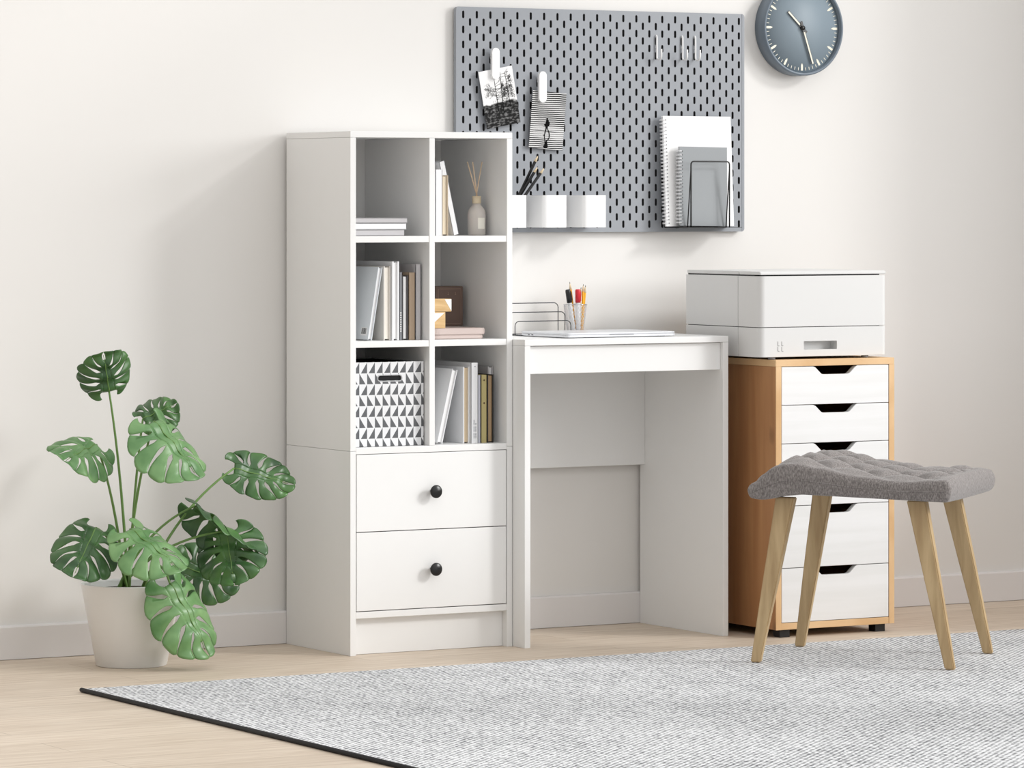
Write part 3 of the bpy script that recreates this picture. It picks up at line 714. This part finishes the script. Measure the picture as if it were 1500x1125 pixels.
# local frame: x forward, y left of the sitter (towards -l_dir)
FAB, nt, b = nodes('heather_grey_fabric')
tc = N(nt, 'ShaderNodeTexCoord'); wv1 = N(nt, 'ShaderNodeTexNoise'); wv1.inputs['Scale'].default_value = 420; wv1.inputs['Detail'].default_value = 4
mp = N(nt, 'ShaderNodeMapping'); mp.inputs['Scale'].default_value = (1, 1, .35); nt.links.new(tc.outputs['Object'], mp.inputs[0]); nt.links.new(mp.outputs[0], wv1.inputs['Vector'])
cr = N(nt, 'ShaderNodeValToRGB'); cr.color_ramp.elements[0].position = .35; cr.color_ramp.elements[1].position = .7
cr.color_ramp.elements[0].color = srgb(104, 98, 96); cr.color_ramp.elements[1].color = srgb(158, 152, 149); nt.links.new(wv1.outputs['Fac'], cr.inputs['Fac'])
nt.links.new(cr.outputs['Color'], b.inputs['Base Color']); b.inputs['Roughness'].default_value = .9; b.inputs['Sheen Weight'].default_value = .3
bp = N(nt, 'ShaderNodeBump'); bp.inputs['Strength'].default_value = .4; bp.inputs['Distance'].default_value = .001; nt.links.new(wv1.outputs['Fac'], bp.inputs['Height']); nt.links.new(bp.outputs[0], b.inputs['Normal'])
LEGW = wood('ash_legs', (176, 148, 108), (204, 178, 136), grain=(6, 6, .7), scale=9, rough=.5)
SD, SW2, TP = .46, .215, .118
def seat_z(s, w):      # s: distance behind the front tip, w: -1..1 across
    zc = [(0, .434), (.02, .453), (.05, .473), (.08, .482), (.11, .482), (.16, .473), (.25, .456), (.36, .446), (.46, .452)]
    for (a, za), (b_, zb) in zip(zc, zc[1:]):
        if a <= s <= b_:
            t = (s-a)/(b_-a); t = t*t*(3-2*t)*.5+t*.5; z = za+(zb-za)*t; break
    else: z = zc[-1][1]
    fade = max(0, min(1, (s-.03)/.05))*max(0, min(1, (SD-s)/.03))
    y = w*SW2
    d1 = (s+y)/TP; d2 = (s-y)/TP
    tuft = min(abs(math.sin(PI*d1/1.0)), abs(math.sin(PI*d2/1.0)))**.6
    edge = (1-abs(w)**6)
    return z+fade*(.024*tuft-.012)*edge-.006*abs(w)**5
NS, NW = 70, 56
def under(s):
    if s < .12: return .3900+.0130*(s/.12)-.004*math.sin(PI*min(1, s/.06))
    return .403-.03*(s-.12)
def hwid(s): return SW2*(1-.06*max(0, 1-s/.05)**2)
t = bmesh.new()
def ring(s, al=0.0, sg=0):
    """closed cross-section at distance s; al > 0 rounds an end over (sg -1 front, +1 rear)"""
    hw = hwid(s); P_ = []
    for j in range(NW+1):
        w = 1-2*j/NW; P_.append((w*hw, seat_z(s, w)))
    zt_, zb = seat_z(s, 1), under(s)
    for k in range(1, 6):
        a = PI*k/6; P_.append((-hw-.009*math.sin(a), (zt_+zb)/2+(zt_-zb)/2*math.cos(a)))
    for j in range(NW+1):
        w = -1+2*j/NW; P_.append((w*hw, zb+.002*abs(w)**4))
    for k in range(1, 6):
        a = PI*k/6; P_.append((hw+.009*math.sin(a), (zt_+zb)/2-(zt_-zb)/2*math.cos(a)))
    zm = (seat_z(s, 0)+zb)/2; ca = math.cos(al)
    return [t.verts.new((-s-sg*.016*math.sin(al), y*(1-.04*(1-ca)), zm+(z-zm)*ca)) for y, z in P_]
rr_ = [ring(0, math.radians(d), -1) for d in (88, 75, 60, 45, 30, 15)]+[ring(SD*i/NS) for i in range(NS+1)]+[ring(SD, math.radians(d), 1) for d in (15, 30, 45, 60, 75, 88)]
n_ = len(rr_[0])
for a_, b_ in zip(rr_, rr_[1:]):
    for k in range(n_): t.faces.new((a_[k], a_[(k+1) % n_], b_[(k+1) % n_], b_[k]))
t.faces.new(rr_[0]); t.faces.new(rr_[-1])
bmesh.ops.recalc_face_normals(t, faces=t.faces)
for f_ in t.faces: f_.smooth = True
sm = MB(); sm._add(t); seat = sm.build('seat', FAB, ch, (-.004, 0, -.0085))
SEAM = plain('seam_thread', (52, 48, 47), .9, var=.1)
for sgn in (1, -1):
    for k in range(-1, 6):
        pts = []
        for i in range(41):
            s_2 = .045+(SD-.06-.045)*i/40; y = sgn*(k*TP-s_2)
            if abs(y) < SW2*.93: pts.append((-s_2, y, seat_z(s_2, y/SW2)+.0002))
        if len(pts) > 3: MB().tube(pts, .0014, 5).build('seam', SEAM, seat)
pip = MB()
for sgn in (1, -1):
    pts = []
    for i in range(0, NS+1, 2):
        s = SD*i/NS; hw = SW2*(1-.06*max(0, 1-s/.05)**2)
        zt_, zb = seat_z(s, 1.0), under(s); zb = min(zt_-.012, zb); pts.append((-s, sgn*(hw+.0092), zt_*.5+zb*.5))
    pip.tube(pts, .0013, 6)
pip.tube([(.0160, -.90*SW2*j/10, .5*.434+.5*.3900) for j in range(-10, 11)], .0013, 6)
pip.build('piping', FAB, seat)
def leg(fx, fy, tx, ty, ztop):
    m = MB(); t = bmesh.new(); rings = []
    for z, wx, wy in ((0, .0115, .009), (.2, .018, .0115), (ztop, .0225, .0145)):
        k = z/ztop; x, y = fx+(tx-fx)*k, fy+(ty-fy)*k
        rings.append([t.verts.new((x+a*wx, y+b_*wy, z)) for a, b_ in ((-1, -1), (1, -1), (1, 1), (-1, 1))])
    for a, b_ in zip(rings, rings[1:]):
        for i in range(4): t.faces.new((a[i], a[(i+1) % 4], b_[(i+1) % 4], b_[i]))
    t.faces.new(rings[0]); t.faces.new(rings[-1]); bmesh.ops.recalc_face_normals(t, faces=t.faces)
    bmesh.ops.bevel(t, geom=list(t.edges), offset=.0025, segments=2, affect='EDGES', clamp_overlap=True)
    m._add(t); m.build('leg', LEGW, ch)
leg(-.004, .186, -.070, .160, .386); leg(-.004, -.186, -.070, -.160, .386)
leg(-.470, .186, -.385, .160, .386); leg(-.470, -.186, -.385, -.160, .386)

# ------------------------------------------------------------------ rug
m, nt, b = nodes('grey_woven_rug')
tc = N(nt, 'ShaderNodeTexCoord')
w1 = N(nt, 'ShaderNodeTexWave', bands_direction='X'); mp = N(nt, 'ShaderNodeMapping'); mp.inputs['Rotation'].default_value = (0, 0, math.radians(50)); mp.inputs['Scale'].default_value = (1, 1, 1)
nt.links.new(tc.outputs['Object'], mp.inputs[0]); nt.links.new(mp.outputs[0], w1.inputs['Vector']); w1.inputs['Scale'].default_value = 26; w1.inputs['Distortion'].default_value = 2.5; w1.inputs['Detail'].default_value = 3; w1.inputs['Detail Scale'].default_value = 4
n1 = N(nt, 'ShaderNodeTexNoise'); n1.inputs['Scale'].default_value = 190; n1.inputs['Detail'].default_value = 4
mp1 = N(nt, 'ShaderNodeMapping'); mp1.inputs['Scale'].default_value = (1, .34, 1); nt.links.new(tc.outputs['Object'], mp1.inputs[0]); nt.links.new(mp1.outputs[0], n1.inputs['Vector'])
n2 = N(nt, 'ShaderNodeTexNoise'); n2.inputs['Scale'].default_value = 3; n2.inputs['Detail'].default_value = 3; nt.links.new(tc.outputs['Object'], n2.inputs['Vector'])
s_ = math_node(nt, 'ADD', math_node(nt, 'MULTIPLY', w1.outputs['Fac'], .34), math_node(nt, 'MULTIPLY', n1.outputs['Fac'], 1.1))
s_ = math_node(nt, 'ADD', s_, math_node(nt, 'MULTIPLY', n2.outputs['Fac'], .22))
cr = N(nt, 'ShaderNodeValToRGB'); e = cr.color_ramp.elements; e[0].position = .50; e[0].color = srgb(84, 87, 91); e[1].position = 1.02; e[1].color = srgb(242, 243, 245)
nt.links.new(s_, cr.inputs['Fac']); nt.links.new(cr.outputs['Color'], b.inputs['Base Color']); b.inputs['Roughness'].default_value = .95
bp = N(nt, 'ShaderNodeBump'); bp.inputs['Strength'].default_value = .5; bp.inputs['Distance'].default_value = .002; nt.links.new(s_, bp.inputs['Height']); nt.links.new(bp.outputs[0], b.inputs['Normal'])
rg = thing('rug', 'flat woven grey and white rug lying in front of the furniture', 'rug', (-.857, -.685, .0003))
rel(MB().box(-.857, 2.9, -2.95, -.685, .0004, .0078, .002), 'woven_field', m, rg)
rel(MB().tube([(-.8622, -2.95, .0054), (-.8622, -.685, .0054)], .0050, 8), 'dark_binding', plain('rug_binding', (44, 44, 46), .9, var=.2, scale=200), rg)
rel(MB().tube([(-.8565, -2.95, .0082), (-.8565, -.685, .0082)], .0010, 6), 'white_stitching', PAPER, rg)

# ------------------------------------------------------------------ monstera
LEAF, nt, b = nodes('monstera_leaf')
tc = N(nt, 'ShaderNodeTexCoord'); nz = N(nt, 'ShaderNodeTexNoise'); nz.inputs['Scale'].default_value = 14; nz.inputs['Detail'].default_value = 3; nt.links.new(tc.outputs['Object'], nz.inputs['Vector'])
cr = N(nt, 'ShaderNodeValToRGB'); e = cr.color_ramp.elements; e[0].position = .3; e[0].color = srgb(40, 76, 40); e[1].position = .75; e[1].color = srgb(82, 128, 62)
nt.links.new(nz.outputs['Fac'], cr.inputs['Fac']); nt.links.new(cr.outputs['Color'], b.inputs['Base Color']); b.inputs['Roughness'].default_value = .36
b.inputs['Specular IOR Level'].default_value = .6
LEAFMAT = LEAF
LITLEAF = LEAF.copy(); LITLEAF.name = 'lit_monstera_leaf'  # same leaf made paler; the light on these leaves is put into the colour
for n_q in LITLEAF.node_tree.nodes:
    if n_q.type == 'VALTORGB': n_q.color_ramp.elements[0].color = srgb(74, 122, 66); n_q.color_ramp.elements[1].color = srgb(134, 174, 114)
STEM = plain('petiole_green', (104, 140, 72), .45, var=.08, scale=20)
def leaf(name, base, tip, nrm, wid, parent, cup=.25, droop=.2, back=.28, seed=0, fold=0.0, nf=6, mat_=None):
    rnd = random.Random(seed)
    base, tip = Vector(base), Vector(tip); L = (tip-base).length
    ya = (tip-base).normalized(); nz_ = Vector(nrm); nz_ = (nz_-ya*nz_.dot(ya)).normalized(); xa = ya.cross(nz_)
    def surf(x, y):   # local leaf coordinates -> world
        h = -cup*(x*x)/wid*1.6+fold*abs(x)-droop*L*(max(0, y/L)**2)+.0035*math.sin(y/L*20+x*30)
        return base+xa*x+ya*y+nz_*h
    gapf = lambda u: min(1, max(0, u-.10)*6)*(1-.25*u)
    t = bmesh.new()
    ths = [k/nf for k in range(nf+1)]
    for side in (-1, 1):
        # central web along the midrib
        web = .24; M_ = 26
        def halfw(v):   # v 0..1 along from back lobe to the tip
            return wid*(math.sin(PI*min(1, (v*.93+.07))**.80)**.75)
        prev = None
        for k in range(M_+1):
            v = k/M_; y = L*(v*.80); x = wid*web*(1-v)**.6+.0025
            cur = [t.verts.new(surf(side*x*q/3, y)) for q in range(4)]
            if prev:
                for q in range(3): t.faces.new((prev[q], prev[q+1], cur[q+1], cur[q]))
            prev = cur
        for k in range(nf):
            a, b_ = ths[k], ths[k+1]; last = k == nf-1
            gap0 = .10 if not last else .05; gi = rnd.uniform(.52, .80)
            U_, V_ = 12, 7; grid = []
            for i in range(U_+1):
                u = i/U_
                row = []
                for j in range(V_+1):
                    q = j/V_
                    g0 = (gi*gapf(u) if k > 0 else 0)*(b_-a)*.55
                    g1 = (gi*gapf(u) if not last else 0)*(b_-a)*.55
                    v = a+g0+(b_-a-g0-g1)*q
                    # root on the web edge, end on the outline
                    yr = L*v*.76; xr = wid*web*(1-v)**.6*.96
                    fan = (k+q)/nf
                    th = math.radians(-72+162*fan**.92)   # direction of the outline point seen from the leaf centre
                    ex = wid*math.cos(th)*1.0
                    ey = L*.40+(L*.60*math.sin(th) if th > 0 else (L*(.40+back))*math.sin(th))
                    round_ = (1-.07*abs(2*q-1)**4)*(1+.10*max(0, fan-.86)/.14)
                    if k == 0: round_ *= 1-.30*(1-q)**2.5
                    ex2, ey2 = xr+(ex-xr)*round_, yr+(ey-yr)*round_
                    cxm, cym = (xr+ex2)/2+.12*wid, (yr+ey2)/2-.06*L*(1 if fan > .2 else -.3)
                    x = (1-u)**2*xr+2*u*(1-u)*cxm+u*u*ex2; y = (1-u)**2*yr+2*u*(1-u)*cym+u*u*ey2
                    # slit narrowing near the web, wide at mid length
                    p = surf(side*x, y)+nz_*(.003*math.sin(PI*q)*u)
                    row.append(t.verts.new(p))
                grid.append(row)
            for i in range(U_):
                for j in range(V_): t.faces.new((grid[i][j], grid[i+1][j], grid[i+1][j+1], grid[i][j+1]))
    for f in t.faces: f.smooth = True
    bmesh.ops.remove_doubles(t, verts=t.verts, dist=1e-5)
    bmesh.ops.recalc_face_normals(t, faces=t.faces)
    m = MB(); m._add(t); o = m.build(name, mat_, parent)
    s = o.modifiers.new('thick', 'SOLIDIFY'); s.thickness = .0009; s.offset = 0
    rib = MB().tube([surf(0, L*k/10)+nz_*.0006 for k in range(10)], .002, 6, radii=[.0018-.00012*k for k in range(10)]).build('midrib', STEM, o)
    return o
PC = Vector((-.532, -.242, 0))
pl = thing('potted_monstera', 'monstera plant with split green leaves in a white pot, left of the bookcase', 'plant', (PC.x, PC.y, 0))
def prel(o): o.matrix_parent_inverse = Matrix.Translation(-Vector(pl.location)); return o
POT = plain('white_ceramic', (240, 240, 238), .3, var=.005)
prel(MB().lathe([(.080, 0), (.083, .002), (.118, .190), (.119, .1925), (.1165, .193), (.113, .188), (.111, .170), (.002, .170)], (PC.x, PC.y, 0), 64).build('pot', POT, pl))
prel(MB().lathe([(.110, .1702), (.108, .176), (.05, .180), (.001, .181)], (PC.x, PC.y, 0), 40).build('soil', plain('soil', (58, 44, 34), .95, var=.3, scale=120, bump=.8), pl))
CAMN = Vector((-.50, -.86, .12)); UPN = Vector((-.1, -.5, .85)); SUNN = Vector((.45, -.75, .50))
LV = [
 # base, tip, normal, half width, cup, droop, fold
 ((-.5300, -.36, .5760), (-.4480, -.45, .4560), (.25, -.80, .62), .102, .30, .10, 0),
 ((-.4968, -.23, .5750), (-.4177, -.25, .6150), (-.5, -.6, .5), .055, .3, .1, 0),
 ((-.2625, -.24, .4523), (-.1121, -.27, .4133), (-.62, -.66, .42), .058, .15, .10, 0),
 ((-.3798, -.27, .3692), (-.2338, -.33, .2629), (-.70, -.25, -.55), .060, -.5, -.1, 0),
 ((-.3123, -.30, .3100), (-.3261, -.36, .1937), (-.62, -.78, .22), .086, .25, .16, 0),
 ((-.3912, -.22, .2245), (-.2462, -.24, .1726), (-.72, -.60, .35), .072, .15, .08, 0),
 ((-.5080, -.40, .2020), (-.4220, -.46, .0420), (.15, -.90, .45), .088, .30, .14, 0),
 ((-.6000, -.38, .3300), (-.5233, -.50, .2495), (.10, -.75, .65), .088, .30, .10, 0),
 # beyond the left of the photograph
 ((-.6300, -.26, .5200), (-.7400, -.33, .5000), (-.2, -.7, .7), .080, .3, .12, 0),
 ((-.6500, -.30, .3300), (-.7500, -.40, .2400), (-.3, -.8, .5), .078, .3, .12, 0),
 ((-.5700, -.20, .6400), (-.6100, -.26, .7300), (-.3, -.85, .3), .066, .3, .10, 0),
]
for k, (ba, ti, nr, wd, cu, dr, fo) in enumerate(LV):
    prel(leaf('leaf', ba, ti, nr, wd, pl, cu, dr, seed=k+3, fold=fo, mat_=LITLEAF if k in (0, 6, 7, 8) else LEAF))
    ba = Vector(ba); root = Vector((PC.x+random.uniform(-.03, .03), PC.y+random.uniform(-.03, .03), .174))
    out = Vector((ba.x-root.x, ba.y-root.y, 0))
    if ba.z > root.z+.06: mid = root.lerp(ba, .5)+Vector((0, 0, .05))-out*.15
    else: mid = root.lerp(ba, .55)+Vector((0, 0, .10))
    pts = [(1-u)**2*root+2*u*(1-u)*mid+u*u*ba for u in [i/14 for i in range(15)]]
    prel(MB().tube(pts, .003, 8, radii=[.0040-.0015*i/14 for i in range(15)]).build('stem', STEM, pl))

# ------------------------------------------------------------------ light
wd = bpy.data.worlds.new('World'); SC.world = wd; wd.use_nodes = True; nt = wd.node_tree
bg = nt.nodes['Background']
tc = N(nt, 'ShaderNodeTexCoord'); sep = N(nt, 'ShaderNodeSeparateXYZ'); nt.links.new(tc.outputs['Generated'], sep.inputs[0])
# soft bright side to the right and front, warmer and dimmer room side
d_ = math_node(nt, 'ADD', math_node(nt, 'MULTIPLY', sep.outputs['X'], .6), math_node(nt, 'MULTIPLY', sep.outputs['Y'], -.5))
d_ = math_node(nt, 'ADD', d_, math_node(nt, 'MULTIPLY', sep.outputs['Z'], .75))
cr = N(nt, 'ShaderNodeValToRGB'); e = cr.color_ramp.elements; e[0].position = 0.0; e[0].color = (.61, .585, .56, 1); e[1].position = .95; e[1].color = (1.55, 1.55, 1.55, 1)
nt.links.new(math_node(nt, 'ADD', d_, .0), cr.inputs['Fac']); nt.links.new(cr.outputs['Color'], bg.inputs['Color']); bg.inputs['Strength'].default_value = .84
sun = bpy.data.lights.new('sun', 'SUN'); sun.energy = 1.15; sun.angle = math.radians(9); sun.color = (1.0, .99, .975)
so = bpy.data.objects.new('sun', sun); COL.objects.link(so)
so.rotation_euler = Vector((1.08, -1.0, .78)).to_track_quat('Z', 'Y').to_euler(); so.location = (3, -3, 3)
win = bpy.data.lights.new('added_side_light', 'AREA'); win.shape = 'RECTANGLE'; win.size = 2.9; win.size_y = 1.7; win.energy = 145; win.color = (1, 1, 1)  # unseen lamp, added for low soft light from right and front
wo = bpy.data.objects.new('added_side_light', win); COL.objects.link(wo)
wdir = Vector((1.25, -1.0, .36)).normalized(); wo.location = Vector((.5, -.3, .9))+wdir*6.5
wo.rotation_euler = wdir.to_track_quat('Z', 'Y').to_euler()

# ------------------------------------------------------------------ camera
th = .529
cam = bpy.data.cameras.new('camera'); co = bpy.data.objects.new('camera', cam); COL.objects.link(co)
co.location = (-4.7643, -9.249, 1.0862); co.rotation_euler = (PI/2, 0, -th)
cam.sensor_fit = 'HORIZONTAL'; cam.sensor_width = 36; cam.lens = 6195.8082/1500*36
cam.shift_y = (295.2048-562.5)/1500; cam.clip_end = 60
SC.camera = co
vs = SC.view_settings; vs.view_transform = 'Standard'; vs.look = 'None'; vs.exposure = -0.09; vs.gamma = 1; vs.use_curve_mapping = False
SC.cycles.use_denoising = True
SC.cycles.max_bounces = 8; SC.cycles.diffuse_bounces = 3
